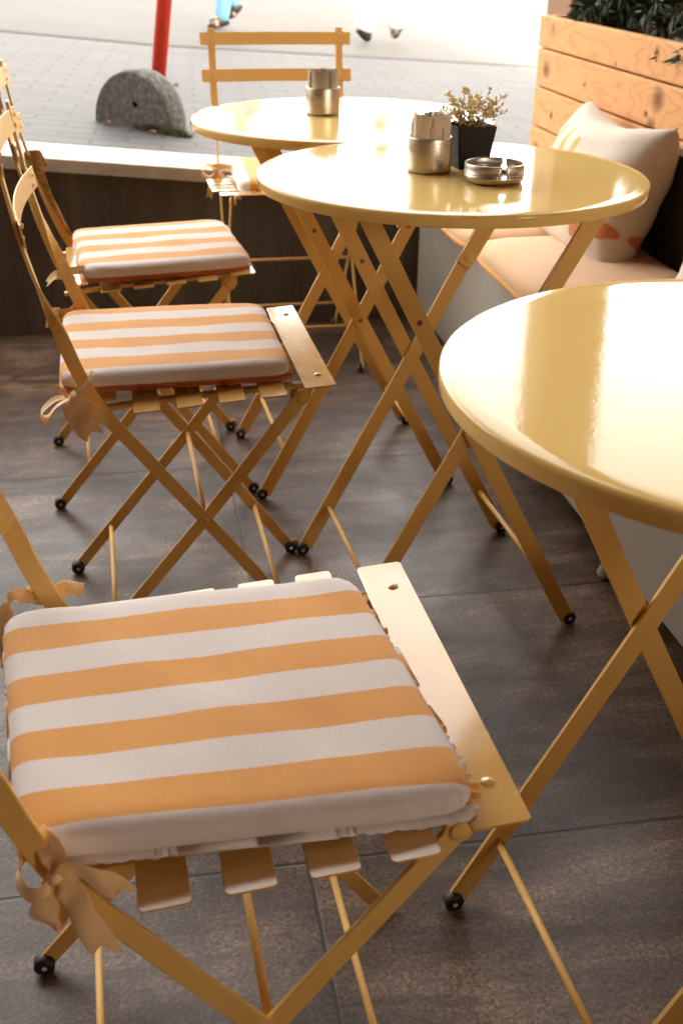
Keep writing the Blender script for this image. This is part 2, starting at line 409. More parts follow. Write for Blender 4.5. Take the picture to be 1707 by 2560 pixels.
k = NT('black_shoe', .4); k.color((.02, .018, .018)); M_shoe = k.m
k = NT('tan_strap', .6); k.color((.42, .22, .12)); M_strap = k.m
k = NT('dark_hair', .5); k.color((.03, .018, .012)); M_hair = k.m
k = NT('steel_white_ring', .35); k.color((.75, .73, .7)); M_ring = k.m

# ------------------------------------------------------------------ bistro chair
YV = Vector((0, 1, 0))
def wheel_foot(x, y, s, leg_obj, rubber=True):
    """a flat tab at the end of a leg with its round rubber glide (s = +1 / -1 : which way the foot points)"""
    c = Vector((x + s*.005, y, .0122))
    q = 1. if not rubber else .62; b = MB(); b.lathe([(.0042*q, -.002), (.0105*q, -.002), (.0122*q, -.001), (.0122*q, .001), (.0105*q, .002), (.0042*q, .002), (.0042*q, -.002)], 24, T(*(c - Vector((s*.002 if rubber else -s*.006, 0, .004 if rubber else -.002)))) @ RX(R(90)))
    b.build('foot_tab', M_paint, leg_obj)
    if rubber:
        sy = 1 if y < 0 else -1
        w = MB(); w.lathe([(.003, -.008), (.0098, -.008), (.0120, -.0058), (.0120, .0058), (.0098, .008), (.003, .008)], 28, T(c.x, y + sy*.0035, .0122) @ RX(R(90)))
        w.build('rubber_glide', M_rubber, leg_obj)
        r = MB(); r.lathe([(.0012, .0086), (.0031, .0086), (.0031, -.0086), (.0012, -.0086)], 16, T(c.x, y + sy*.0035, .0122) @ RX(R(90)))
        r.build('glide_ring', M_ring, leg_obj)
U_PTS = [(-.231, .838), (-.223, .78), (-.210, .705), (-.194, .64), (-.172, .575), (-.156, .525), (-.137, .48), (-.113, .4395), (-.085, .4025), (-.052, .357), (.015, .2675), (.09, .165), (.199, .012)]
R_PTS = [(.166, .458), (.015, .2675), (-.200, .012)]
def make_chair(name, label, group, rubber=(1,1,1,1)):
    t = thing(name, label, 'chair', group=group)
    gi = 0
    for sgn in (-1, 1):
        y = sgn*.1745
        P = crom([(x, y, z) for x, z in U_PTS], 56); wd = []
        for i, p in enumerate(P):
            tan = (P[min(i+1, 56)] - P[max(i-1, 0)]).normalized(); inpl = tan.cross(YV)
            a = min(1, max(0, (p.z - .545)/.12)); a = a*a*(3-2*a)*math.pi/2
            wd.append(inpl*math.cos(a) + YV*math.sin(a)*sgn)
        b = MB(); b.bar(P, wd, .0195, .0048)
        o = b.build('upright_leg', M_paint, t, .0009)
        wheel_foot(.196, y, 1, o, rubber[gi]); gi += 1
        y2 = sgn*.1675
        b = MB(); b.bar([(x, y2, z) for x, z in R_PTS], Vector((0, 0, 1)), .0195, .0048); 
        b.lathe([(.0005, -.0025), (.0125, -.0025), (.0125, .0025), (.0005, .0025)], 24, T(R_PTS[0][0], y2, R_PTS[0][1]) @ RX(R(90)))
        o = b.build('crossed_leg', M_paint, t, .0009)
        wheel_foot(-.197, y2, -1, o, rubber[gi]); gi += 1
        # pivot bolts
        b = MB()
        ys = y - sgn*(-.0024)
        for (px, pz, r, yy) in ((.015, .2675, .0042, y + sgn*.0024), (.166, .458, .0088, y2 + sgn*.0024)):
            b = MB(); b.lathe([(.0003, .0022), (r*.7, .002), (r, .0008), (r, 0)], 18, T(px, yy, pz) @ RX(R(90)*(-sgn)))
            b.build('pivot_bolt', M_paint, t)
        # rail carrying the slats and the hanger plate of the front pivot
        yr = sgn*.150
        b = MB(); b.bar([(-.150, yr, .4505), (-.05, yr, .4605), (.1, yr, .4685), (.19, yr, .4725)], Vector((0, 1, 0)), .013, .007)
        b.plate([(.150, .452), (.182, .452), (.182, .4705), (.150, .4685)], 0, .004, Matrix(((1,0,0,0),(0,0,1,yr+sgn*.009),(0,1,0,0),(0,0,0,1))))
        b.build('seat_rail', M_paint, t, .001)
    # cross rods
    for (x, z, h) in ((.132, .108, .172), (-.135, .092, .165), (.015, .2675, .165)):
        b = MB(); b.tube([(x, -h, z), (x, 0, z), (x, h, z)], .0042, 12); b.build('cross_rod', M_paint, t)
    # seat slats
    zs = lambda x: .4655 + .060*x
    xs = [(-.142, -.104), (-.082, -.044), (-.0205, .0175), (.0405, .0785), (.1005, .1385), (.166, .2135)]
    for i, (x0, x1) in enumerate(xs):
        xm = (x0 + x1)/2; front = i == len(xs) - 1
        b = MB(); b.plate(rrect(x0 - xm, -.197 if front else -.150 if i == 0 else -.213, x1 - xm, .197 if front else .150 if i == 0 else .200, .0045), -.0012, .0012, T(xm, 0, zs(xm) + .0065) @ RY(-.060))
        o = b.build('front_slat' if front else 'seat_slat', M_slat, t, .0006, 1)
        for yy in (-.150, .150):
            b = MB(); b.lathe([(.0003, .0032), (.003, .0028), (.0052, .0015), (.006, 0)], 16, T(xm + .004, yy, zs(xm) + .0076))
            b.build('rivet', M_slat, o)
    # back slats, bowed
    for (zc, h) in ((.8105, .033), (.7185, .033)):
        rows = []
        xb = -.2270 if zc > .8 else -.2105
        P = []; 
        for i in range(25):
            v = -1 + 2*i/24; P.append((xb - .002 - .016*(1 - v*v) + .008, v*.2055, zc))
        b = MB(); b.bar(P, Vector((-.16, 0, 1)), h, .0022); o = b.build('back_slat', M_paint, t, .0008)
        for sg in (-1, 1):
            for dz in (-.008, .008):
                b = MB(); b.lathe([(.0003, .0022), (.003, .0018), (.0042, 0)], 12, T(xb + .0072 - .003, sg*.1745, zc + dz) @ RY(R(90)))
                b.build('rivet', M_paint, o)
    return t

G_CH = 'yellow folding bistro chairs'
chairA = make_chair('folding_chair', 'yellow slatted folding chair nearest the camera with one bare glideless foot', G_CH, (1, 1, 0, 1))
chairA.location = (.040, .792, 0); chairA.rotation_euler = (0, 0, R(2))
chairB = dup(chairA, (.050, 1.706, 0), R(1.6), 'second yellow folding chair in the row, wide front slat showing past its cushion', G_CH)
chairC = dup(chairA, (-.008, 2.312, 0), R(3.2), 'yellow folding chair next to the dark wall with worn brown ribbon on its upright', G_CH)
chairD = dup(chairA, (.402, 3.052, 0), R(-90), 'yellow folding chair behind the far table with its backrest against the wall', G_CH)
# the copies keep all their glides: give them the one that the near chair lacks
src_leg = [c for c in chairA.children if c.name.startswith('upright_leg')][1]
full_leg = [c for c in chairA.children if c.name.startswith('upright_leg')][0]
for ch in (chairB, chairC, chairD):
    leg = [c for c in ch.children if c.name.startswith('upright_leg')][1]
    for g in list(full_leg.children):
        if 'glide' in g.name:
            d = g.copy(); d.data = g.data.copy(); COL.objects.link(d); d.parent = leg
            d.data.transform(Matrix.Scale(-1, 4, (0, 1, 0))); d.data.flip_normals()

# ------------------------------------------------------------------ cushions
def cushion(name, label, loc, rz, hx, hy, th, mat, cat='cushion', seam=.008, group=None, n=44, p=13, skew=0., sag=.0, ruff=1., puff=.0, rnd=.024, zc=-.30, tap=(0., 0.)):
    taper = lambda x, y: max(0., -y/hy)*(tap[0]*(.5 - .5*x/hx) + tap[1]*(.5 + .5*x/hx))
    """boxy filled pad: flat top, soft rolled sides, a ruffled sewn seam round its waist"""
    b = MB(); rng = random.Random(name + label)
    ph = [rng.uniform(0, 6.28) for _ in range(8)]
    def outline(a):
        c, s = math.cos(a), math.sin(a); e = 2/p
        return math.copysign(abs(c)**e, c), math.copysign(abs(s)**e, s)
    seg = 160; rows = []
    prof = []
    m = 9
    for i in range(m + 1):                      # bottom centre -> waist
        t = i/m; prof.append((t, -1))
    K = 12
    rows_def = []
    fm = 1 - min(rnd, hx*.3)/min(hx, hy)
    for i in range(8): rows_def.append((i/8*fm, -1.))
    for i in range(K + 1):
        a = -math.pi/2 + math.pi*i/K; rows_def.append((1., a))
    for i in range(1, 16): rows_def.append(((16-i)/16*fm, 2.))
    pts_rows = []; sy = []; sy2 = [[], [], []]
    def setattr_(o, vals):
        at = o.data.attributes.new('stripe_y', 'FLOAT', 'POINT'); at.data.foreach_set('value', vals)
    for d in rows_def:
        row = []
        for k in range(seg):
            a = 2*math.pi*k/seg; ox, oy = outline(a)
            if d[1] == -1.: f, z = d[0], -th*.5
            elif d[1] == 2.: f, z = d[0], th*.5
            else:
                rr = min(rnd, hx*.3)
                ca, sa = math.cos(d[1]), math.sin(d[1])
                ca = ca**.7 if ca > 0 else 0
                f = 1 - (1 - ca)*rr/min(hx, hy); z = th*.5*math.copysign(abs(sa)**.75, sa)
            x, y = ox*f*hx, oy*f*hy
            if z > 0:
                z += puff*max(0, (1 - (x/hx)**2))*max(0, (1 - (y/hy)**2)) - .0012*math.sin(x*37 + ph[0])*math.sin(y*31 + ph[1]) - .0005*math.sin(x*71 + y*45 + ph[2])
                z -= sag*max(0, (abs(x/hx) + abs(y/hy) - 1.45))*.05
            # gathers along the seam
            if d[1] not in (-1., 2.) :
                am = ruff*.0004*math.cos(d[1])*(.5 + .5*math.sin(k*1.9 + ph[3]) + .6*math.sin(k*.83 + ph[4]))
                x += am*(1 if ox > 0 else -1)*abs(ox)**3*1.6; y += am*(1 if oy > 0 else -1)*abs(oy)**3
            sy.append(y); y += taper(x, y)
            row.append(Vector((x + skew*y, y, z)))
        pts_rows.append(row)
    b.grid(pts_rows, closed_u=True)
    b.add(pts_rows[-1], [list(range(seg))]); b.add(pts_rows[0], [list(range(seg))])
    o = b.build(name, mat)
    setattr_(o, sy + sy[-seg:] + sy[:seg])
    o.location = loc; o.rotation_euler = (0, 0, rz); tag(o, label, cat, group)
    if seam:
        s = MB(); rows = [[], [], []]
        dense = [outline(2*math.pi*k/6000) for k in range(6000)]; acc = [0.]
        for k in range(1, 6001): acc.append(acc[-1] + math.hypot((dense[k % 6000][0] - dense[k-1][0])*hx, (dense[k % 6000][1] - dense[k-1][1])*hy))
        N = 900; q = 0
        for k in range(N):
            tgt = acc[-1]*k/N
            while acc[q+1] < tgt: q += 1
            ox, oy = dense[q % 6000]; sl = tgt
            side_ = .22 + .78*max(0., ox)**10
            w = side_*ruff*(.0020*math.sin(sl*560 + 1.5*math.sin(sl*41 + ph[5])) + .0012*math.sin(sl*233 + ph[6]))
            sm_ = seam*(.30 + .70*max(0., ox)**10)
            for j, e_ in enumerate((-.006, sm_*.55, sm_*(1 + .12*math.sin(sl*190 + ph[7])))):
                cx = abs(ox)**8 + 1e-6; cy = abs(oy)**8 + 1e-6; L_ = math.hypot(cx, cy)
                nx, ny = math.copysign(cx/L_, ox), math.copysign(cy/L_, oy)
                x = ox*(hx - .001) + nx*e_; y = oy*(hy - .001) + ny*e_
                sy2[j].append(max(-hy, min(hy, y))); y += taper(x, y)
                rows[j].append(Vector((x + skew*y, y, zc*th + w*(j*.6) - .0022*j)))
        s.grid(rows, closed_u=True); setattr_(s.build('seam_ruffle', mat, o, solid=.0016), sy2[0] + sy2[1] + sy2[2])
    return o
M_stA = stripe_mat('orange_stripe_fabric', .0265, .0782)
M_stB = stripe_mat('orange_stripe_cloth', -.0305, .0855, edge=-.14)
M_stC = stripe_mat('orange_stripe_cotton', -.026, .088, edge=-.12)
M_stD = stripe_mat('orange_stripe_linen', .03, .13, edge=-.3)
G_CU = 'striped seat cushions'
cA = cushion('seat_cushion', 'large orange and white striped cushion on the nearest chair', (.035, .773, .4965), R(3.2), .169, .163, .030, M_stA, group=G_CU, skew=-.06, seam=.012, ruff=1.25, zc=-.32, tap=(.014, -.008))
cB = cushion('seat_cushion', 'striped cushion on the second chair, shade painted dark red low on its side', (.036, 1.706, .4960), R(1.5), .168, .159, .031, M_stB, group=G_CU)
cC = cushion('seat_cushion', 'striped cushion sitting crooked over the front of the chair by the wall', (.036, 2.298, .4960), R(9), .164, .167, .031, M_stC, group=G_CU, skew=.06)
cD = cushion('seat_cushion', 'striped cushion half hidden behind the middle table on the chair facing us', (.420, 3.045, .4960), R(-91), .165, .160, .032, M_stD, group=G_CU)

# ------------------------------------------------------------------ ribbons (parts of their cushions)
def strip(b, path, wdir, w, n=26, fork=False, wave=.0):
    P = crom(path, n)
    W = [Vector(q) for q in crom(wdir, n)] if isinstance(wdir, list) else [Vector(wdir)]*(n+1)
    ws = w if not isinstance(w, list) else [q.x for q in crom([(a, 0, 0) for a in w], n)]
    rows = []
    for i, p in enumerate(P):
        tan = (P[min(i+1, n)] - P[max(i-1, 0)]).normalized(); a = (W[i] - tan*W[i].dot(tan)).normalized(); nn = tan.cross(a)
        ww = ws[i] if isinstance(ws, list) else ws
        row = []
        for j in range(7):
            u = -1 + j/3
            q = p + a*ww/2*u + nn*(wave*math.sin(i*.45 + u*1.7) - .10*ww*(u*u))
            if fork and i >= n - 3:
                q = q - tan*(1 - abs(u))*ww*.42*(i - n + 3)/3 + tan*abs(u)*ww*.12*(i - n + 3)/3
            row.append(q)
        rows.append(row)
    b.grid(rows)
def ribbon_obj(parent, pieces, mat=M_ribbon, name='ribbon_tie', th=.0007):
    b = MB(); inv = (parent.matrix_basis).inverted()
    for (path, wd, w, fork, wave) in pieces: strip(b, path, wd, w, 26, fork, wave)
    for v in range(len(b.v)): b.v[v] = inv @ b.v[v]
    return b.build(name, mat, parent, solid=th, subsurf=1)
V = Vector
kA = V((-.089, .598, .490))         # knot of the near bow
BOW = .84
ribbon_obj(cA, [
    ([kA, kA + V((.002, .004, .010))*BOW, kA + V((-.004, .014, .020))*BOW, kA + V((-.014, .030, .024))*BOW], V((.8, .1, .5)), [BOW*q for q in (.010, .020, .022, .016)], False, .0008),
    ([kA, kA + V((.010, -.010, -.010))*BOW, kA + V((.020, -.014, -.040))*BOW, kA + V((.034, -.012, -.086))*BOW], [V((.8, -.5, .35)), V((1, -.25, .3)), V((1, -.2, .3))], [BOW*q for q in (.009, .028, .027, .030)], True, .0018),
    ([kA, kA + V((.014, -.006, .008))*BOW, kA + V((.034, -.006, -.004))*BOW, kA + V((.054, -.004, -.028))*BOW], [V((.3, -.5, 1)), V((.5, -.3, .9)), V((.6, -.2, .9))], [BOW*q for q in (.009, .024, .026, .027)], True, .0014),
    ([kA, kA + V((-.008, -.002, -.020))*BOW, kA + V((-.016, .002, -.048))*BOW, kA + V((-.012, .007, -.060))*BOW, kA + V((-.002, .008, -.042))*BOW, kA + V((0, .004, -.010))*BOW], [V((1, -.3, -.2)), V((1, -.2, 0))], [BOW*q for q in (.010, .020, .026, .026, .020, .010)], False, .0008),
    ([kA, kA + V((-.012, -.004, -.010))*BOW, kA + V((-.024, .002, -.017))*BOW, kA + V((-.032, .018, -.012))*BOW, kA + V((-.024, .028, .0))*BOW, kA + V((-.008, .022, .004))*BOW], V((.35, 0, 1)), [BOW*q for q in (.010, .014, .015, .014, .014, .010)], False, .0004),
])
b = MB(); b.lathe([(.0005, -.006), (.0045, -.005), (.006, 0), (.0045, .005), (.0005, .006)], 14, T(*kA) @ RY(R(60)))
inv = cA.matrix_basis.inverted(); b.v = [inv @ q for q in b.v]; b.build('ribbon_knot', M_ribbon, cA)
kA2 = V((-.118, .985, .487))
ribbon_obj(cA, [
    ([kA2 + V((.022, -.004, .006)), kA2 + V((.012, -.016, .008)), kA2 + V((-.002, -.017, .006)), kA2 + V((-.014, -.006, .004)), kA2 + V((-.010, .008, .002))], V((.1, 0, 1)), .014, False, .0008),
    ([kA2 + V((.006, -.012, .006)), kA2 + V((.020, -.006, .010)), kA2 + V((.038, -.002, .002))], V((.2, .6, .6)), [.008, .013, .015], False, .001),
    ([kA2 + V((-.010, -.014, .006)), kA2 + V((-.026, -.02, .010)), kA2 + V((-.036, -.035, -.008)), kA2 + V((-.040, -.05, -.05))], [V((.3, .7, .6)), V((.6, .6, .2))], [.012, .017, .016, .008], False, .001)])
kB = V((-.112, 1.517, .488))
ribbon_obj(cB, [
    ([kB, kB + V((-.022, -.006, -.002)), kB + V((-.042, -.004, -.022)), kB + V((-.036, .004, -.032)), kB + V((-.022, .006, -.016)), kB + V((0, .002, -.002))], V((.1, 1, .3)), [.008, .014, .018, .018, .014, .008], False, .0006),
    ([kB, kB + V((.004, -.008, -.020)), kB + V((.014, -.010, -.042)), kB + V((.028, -.006, -.062))], [V((.9, -.3, .2)), V((1, -.1, .5))], [.010, .036, .036, .03], True, .003),
    ([kB, kB + V((.016, -.004, -.014)), kB + V((.030, -.003, -.030)), kB + V((.040, 0, -.05))], [V((1, -.2, .6)), V((1, 0, .6))], [.010, .022, .024, .018], True, .002),
    ([kB, kB + V((.012, -.012, .004)), kB + V((.026, .002, .016)), kB + V((.03, .03, .018))], V((.4, 0, 1)), [.014, .026, .026, .022], False, .001),
    ([kB + V((-.004, 0, 0)), kB + V((-.012, -.002, .010)), kB + V((-.018, -.002, .020))], V((.5, .5, 0)), [.008, .008, .003], False, 0)])
kB2 = V((-.128, 1.888, .492))
ribbon_obj(cB, [([kB2 + V((.03, -.02, .006)), kB2 + V((.016, -.004, .018)), kB2 + V((.004, -.022, .01)), kB2 + V((-.016, -.018, .006)), kB2 + V((-.014, .008, .0))], V((.1, .2, 1)), .018, False, .001),
    ([kB2 + V((-.01, -.02, .008)), kB2 + V((-.028, -.03, .008)), kB2 + V((-.034, -.036, -.01))], V((.3, .6, .6)), [.02, .022, .012], False, .001)])
kC = V((-.128, 2.128, .492))
ribbon_obj(cC, [([kC + V((.03, .02, .006)), kC + V((.004, -.006, .012)), kC + V((-.022, .0, .002)), kC + V((-.02, .02, -.002))], V((.1, .2, 1)), .016, False, .001),
    ([kC, kC + V((-.006, -.012, -.018)), kC + V((.008, -.014, -.045))], V((1, 0, .4)), [.01, .02, .018], True, .001),
    ([kC, kC + V((-.03, -.006, .004)), kC + V((-.05, .0, -.014))], V((.3, .6, .8)), [.01, .02, .016], True, .001)])
kD = V((.222, 3.19, .482))
ribbon_obj(cD, [([kD + V((.04, -.04, .01)), kD + V((.012, -.02, .012)), kD + V((-.012, -.02, .01)), kD + V((-.014, .01, .006))], V((0, .2, 1)), .018, False, .001),
    ([kD + V((0, -.02, .006)), kD + V((-.026, -.03, .016)), kD + V((-.04, -.028, -.002)), kD + V((-.022, -.026, -.012)), kD + V((0, -.02, .004))], V((.2, 1, .3)), [.012, .022, .024, .022, .012], False, .001),
    ([kD + V((0, -.02, .006)), kD + V((-.012, -.03, -.03)), kD + V((-.026, -.03, -.07))], V((1, .3, .4)), [.012, .024, .018], True, .002),
    ([kD + V((0, -.02, .006)), kD + V((.014, -.034, -.02)), kD + V((.012, -.036, -.05))], V((1, .3, .2)), [.012, .022, .016], True, .002)])
# worn brown ribbon wound round the far upright of the chair by the wall
b = MB()
Pm = [V((-.186, .1735, .648)), V((-.176, .169, .60)), V((-.160, .168, .55)), V((-.140, .168, .50))]
strip(b, [V((-.192, .162, .652)), V((-.182, .166, .628)), V((-.165, .166, .572)), V((-.148, .167, .532)), V((-.128, .168, .485))], V((1, .1, .6)), [.012, .020, .013, .009, .006], 26, False, .003)
for a, zc in enumerate((.652, .643, .633)):
    xx = -.189 + .004*a
    strip(b, [V((xx + .015, .167, zc)), V((xx, .160, zc - .004)), V((xx - .015, .168, zc)), V((xx - .012, .182, zc + .003)), V((xx + .012, .183, zc + .004)), V((xx + .017, .168, zc - .002))], V((0, 0, 1)), .011, 20, False, .001)
b.build('worn_ribbon', M_oldribbon, chairC, solid=.0016)

# ------------------------------------------------------------------ bistro tables
def make_table(name, label, group):
    t = thing(name, label, 'table', group=group)
    Rr = .30
    b = MB(); b.lathe([(r_, z_ + .005) for r_, z_ in [(.0003, .7425), (.28, .7424), (.2955, .7420), (.2982, .7412), (.2996, .7396), (.3, .7375), (.3, .7262), (.2994, .7250), (.2975, .7246), (.296, .7250), (.296, .7340), (.28, .7355), (.0003, .7355)]], 144)
    top = b.build('tabletop', M_top, t)
    zf, zt = .012, .733
    X = lambda z, s: s*(-.195 + .195*(z - .02)/.365) if z < .385 else s*(.178*(z - .385)/.343)
    for sgn in (-1, 1):
        yo, yi = sgn*.1745, sgn*.1665
        # "\" leg on the outer side, "/" leg on the inner side
        for (s, y) in ((-1, yo), (1, yi)):
            b = MB(); b.bar([(X(zf, s), y, zf), (X(.385, s), y, .385), (X(zt, s), y, zt)], Vector((0, 0, 1)), .0265, .0055)
            o = b.build('leg', M_paint, t, .0009)
            wheel_foot(X(.012, s), y, s if False else (1 if X(.012, s) > 0 else -1), o)
            for z in (.385, .567):
                if s == 1 and z < .5: continue
                bb = MB(); bb.lathe([(.0003, .0022), (.0028, .002), (.0042, .0006), (.0042, 0)], 14, T(X(z, s), y - .0027, z) @ RX(R(90)))
                bb.build('bolt', M_bolt, o)
        # hinge bracket beside the top of the "/" leg
        b = MB(); y3 = yi - sgn*.0066
        b.bar([(X(.555, 1) - .004, y3, .555), (X(.575, 1), y3, .575), (X(zt, 1) + .008, y3, zt)], Vector((0, 0, 1)), .030, .005)
        b.lathe([(.0003, .0024), (.006, .0022), (.009, .0008), (.009, -.008)], 18, T(X(.567, 1), y3 - .0026, .567) @ RX(R(90)))
        b.build('hinge_bracket', M_paint, t, .001)
        b = MB(); b.box((-.2, sgn*.1705 - .013, .7335), (.2, sgn*.1705 + .013, .7395)); b.build('under_rail', M_paint, t, .001)
    for (x, z) in ((-.152, .098), (.152, .098)):
        b = MB(); b.tube([(x, -.172, z), (x, 0, z), (x, .172, z)], .0045, 12); b.build('cross_rod', M_paint, t)
    return t
G_TB = 'round yellow bistro tables'
T2 = make_table('bistro_table', 'round yellow table in the middle with the ashtray, cup and potted sprig on it', G_TB)
T2.location = (.480, 1.7175, 0); T2.rotation_euler = (0, 0, R(3.0))
T1 = dup(T2, (.414, 2.292, 0), R(2.6), 'far round yellow table carrying a single steel cup', G_TB)
T3 = dup(T2, (.537, .8115, 0), R(3.0), 'nearest round yellow table with an empty glossy top', G_TB)

# ------------------------------------------------------------------ things on the tables
def make_cup(loc, label):
    t = thing('steel_cup', label, 'cup', loc, group='steel sugar cups')
    b = MB(); b.lathe([(.0003, .0015), (.028, .0015), (.0318, .0), (.0335, .002), (.0338, .006), (.0338, .0505), (.0334, .052), (.0328, .0515), (.0326, .006), (.0003, .004)], 64)
    b.build('body', M_steel, t)
    return t
cup2 = make_cup((.446, 1.724, .7475), 'brushed steel cup of sugar sticks on the middle table')
cup1 = dup(cup2, (.379, 2.330, .7475), R(40), 'brushed steel cup of sugar sticks on the far table')
def make_stick(mat, w, h):
    b = MB(); rows = []
    for i in range(9):
        z = h*i/8; fl = 1 if 0 < i < 8 else .55
        th = .0017*fl*(1 if 0 < i < 8 else .25)
        rows.append([V((w*math.cos(a)*1.0, th*math.sin(a), z + (.0008*math.sin(9*a) if i == 8 else 0))) for a in [k*2*math.pi/14 for k in range(14)]])
    b.grid(rows, closed_u=True); b.add(rows[-1], [list(range(14))]); b.add(rows[0], [list(range(14))[::-1]])
    return b.build('sugar_stick', mat)
protos = [make_stick(M_paperA, .0040, .076), make_stick(M_paperB, .0075, .081), make_stick(M_paperC, .0042, .077), make_stick(M_paperA, .0046, .074)]
used = set()
def put_stick(kind, cup, dx, dy, lean, yaw, dz, label, group):
    p = protos[kind]
    o = p if kind not in used else p.copy()
    if kind in used: COL.objects.link(o)
    used.add(kind)
    o.location = (cup.location.x + dx, cup.location.y + dy, cup.location.z + .006 + dz)
    o.rotation_mode = 'XYZ'; o.rotation_euler = (lean[0], lean[1], yaw)
    tag(o, label, 'sugar stick', group)
rg = random.Random(5)
for ci, (cup, where, grp) in enumerate(((cup2, 'middle', 'sugar sticks in the cup on the middle table'), (cup1, 'far', 'sugar sticks in the cup on the far table'))):
    spots = []
    for ring, cnt in ((.0285, 24), (.0205, 17), (.0125, 11), (.005, 4)):
        for k in range(cnt):
            a = 2*math.pi*k/cnt + rg.uniform(-.12, .12) + ring*40; spots.append((ring, a))
    for i, (r_, a) in enumerate(spots):
        kind = rg.choice([0, 0, 3, 2, 0, 1])
        if ci == 0 and r_ > .025:
            if 3.5 < a % 6.283 < 4.15 : kind = 1
            if 5.2 < a % 6.283 < 5.9: kind = 1
        if ci == 1: kind = rg.choice([0, 3, 0, 2])
        put_stick(kind, cup, r_*math.cos(a), r_*math.sin(a), (-.015*math.sin(a), .015*math.cos(a)), a + math.pi/2 + rg.uniform(-.25, .25), rg.uniform(-.004, .001) if ci else rg.uniform(-.005, .002) - (.004 if kind != 1 else 0),
                  ('wide plain paper sugar stick' if kind == 1 else 'greyish paper sugar stick' if kind == 2 else 'narrow printed brown sugar stick') + ' standing in the cup on the %s table' % where, grp + (', plain' if kind == 1 else ', grey' if kind == 2 else ', printed'))
# ashtray
t = thing('ashtray', 'low round steel ashtray with a keyhole notch on the middle table', 'ashtray', (.5225, 1.634, .7475))
b = MB(); g = R(-88); g2 = R(52)
b.lathe([(.0003, .001), (.037, .001), (.0415, .002), (.0435, .006), (.0440, .010)], 72)
for (zl, zh, hw) in ((.010, .0135, 7.), (.0135, .017, 8.5), (.017, .0195, 6.5), (.0195, .0275, 4.5)):
    for (a0, a1) in ((g + R(hw), g2 - R(hw*.8)), (g2 + R(hw*.8), g + R(360 - hw))):
        pr = [(.0412, zl), (.0412, zh), (.0440, zh), (.0440, zl)] if zh < .02 else [(.0412, zl), (.0412, .0265), (.0420, .0280), (.0432, .0280), (.0440, .0265), (.0440, zl)]
        o_ = len(b.v); b.lathe(pr, 40, a0=a0, a1=a1)
        m_ = 41; n_ = len(pr)
        for kk in (0, 40): b.f.append([o_ + i*m_ + kk for i in range(n_)]); b.s.append(False)
b.lathe([(.0003, .0035), (.036, .0035), (.040, .006), (.0412, .0105), (.0440, .0105)], 72)
b.build('bowl', M_steel, t)
# potted sprig
t = thing('potted_sprig', 'square black pot of golden twiggy sprigs on the middle table', 'potted plant', (.517, 1.757, .7475), R(8))
b = MB(); prof = [(.024, 0), (.0245, .001), (.0325, .062), (.0325, .0635), (.0305, .0635), (.0295, .055)]
rows = [[V((h*sx, h*sy, z)) for (sx, sy) in ((-1, -.93), (-.93, -1), (.93, -1), (1, -.93), (1, .93), (.93, 1), (-.93, 1), (-1, .93))] for h, z in prof]
b.grid(rows, closed_u=True, smooth=False); b.add(rows[0], [list(range(8))], False); b.build('pot', M_pot, t)
b = MB(); b.plate([(-.0295, -.0295), (.0295, -.0295), (.0295, .0295), (-.0295, .0295)], .050, .054); b.build('soil', M_dark, t)
b = MB(); lf = MB(); rg = random.Random(21)
for i in range(46):
    a = rg.uniform(0, 6.28); r0 = rg.uniform(0, .022); out = rg.uniform(.006, .046); h = rg.uniform(.024, .052)
    if i % 7 == 0: h *= 1.25
    p0 = V((r0*math.cos(a), r0*math.sin(a), .052)); p2 = p0 + V((out*math.cos(a) + rg.uniform(-.01, .01) + .008, out*math.sin(a), h)); p1 = (p0 + p2)/2 + V((0, 0, .008))
    P = crom([p0, p1, p2], 8); b.tube(P, .0005, 4, False)
    for q in range(2, 9):
        for _ in range(3):
            d = V((rg.uniform(-1, 1), rg.uniform(-1, 1), rg.uniform(-.2, 1))).normalized(); L = rg.uniform(.004, .0095); c = P[q]
            s = d.cross(V((rg.uniform(-1, 1), rg.uniform(-1, 1), rg.uniform(-1, 1)))).normalized()*L*.22
            lf.add([c, c + d*L*.5 + s, c + d*L, c + d*L*.5 - s], [(0, 1, 2, 3)], False)
    if rg.random() < .8:
        c = P[8]; lf.lathe([(.0003, .0032), (.0022, .0022), (.003, 0), (.0018, -.0025), (.0003, -.003)], 7, T(*c))
b.build('twigs', M_twig, t); lf.build('leaves', M_gold, t)

# ------------------------------------------------------------------ setting: terrace
b = MB(); b.box((-5, -4, -.12), (6, 3.42, 0)); tag(b.build('floor', M_floor), kind='structure')
SL = -.09
zs_ = lambda x: .470 + SL*x       # pavement level (falls to the right)
def shear(b): b.v = [V((p.x, p.y, p.z + SL*p.x)) for p in b.v]
t = thing('terrace_wall', 'low dark slate wall with cream coping along the pavement', 'wall', (0, 3.288, 0))
b = MB(); n = 24
xs = [-5 + 11*i/n for i in range(n+1)]
rows = [[V((x, y, z if z < .1 else .4485 + SL*x)) for x in xs] for (y, z) in ((.130, -.06), (.130, 1), (0, 1), (0, -.06))]
b.grid(rows, closed_v=True, smooth=False); b.build('slate_face', M_wall, t)
b = MB(); rows = [[V((x, y, .485 + SL*x + z)) for x in xs] for (y, z) in ((-.006, -.036), (-.006, -.002), (-.003, 0), (.235, 0), (.235, -.036))]
b.grid(rows, closed_v=True, smooth=False); b.build('coping', M_cap, t)
b = MB()
def sheet(x0, x1, y0, y1, z, nx=2):
    b = MB(); b.add([V((x0, y0, z + SL*x0)), V((x1, y0, z + SL*x1)), V((x1, y1, z + SL*x1)), V((x0, y1, z + SL*x0))], [(0, 1, 2, 3)], False); return b
kerb_y = lambda x: 7.06 + (0 if x < .15 else 1.0*min(1., (x - .15)/2.6)**1.0)
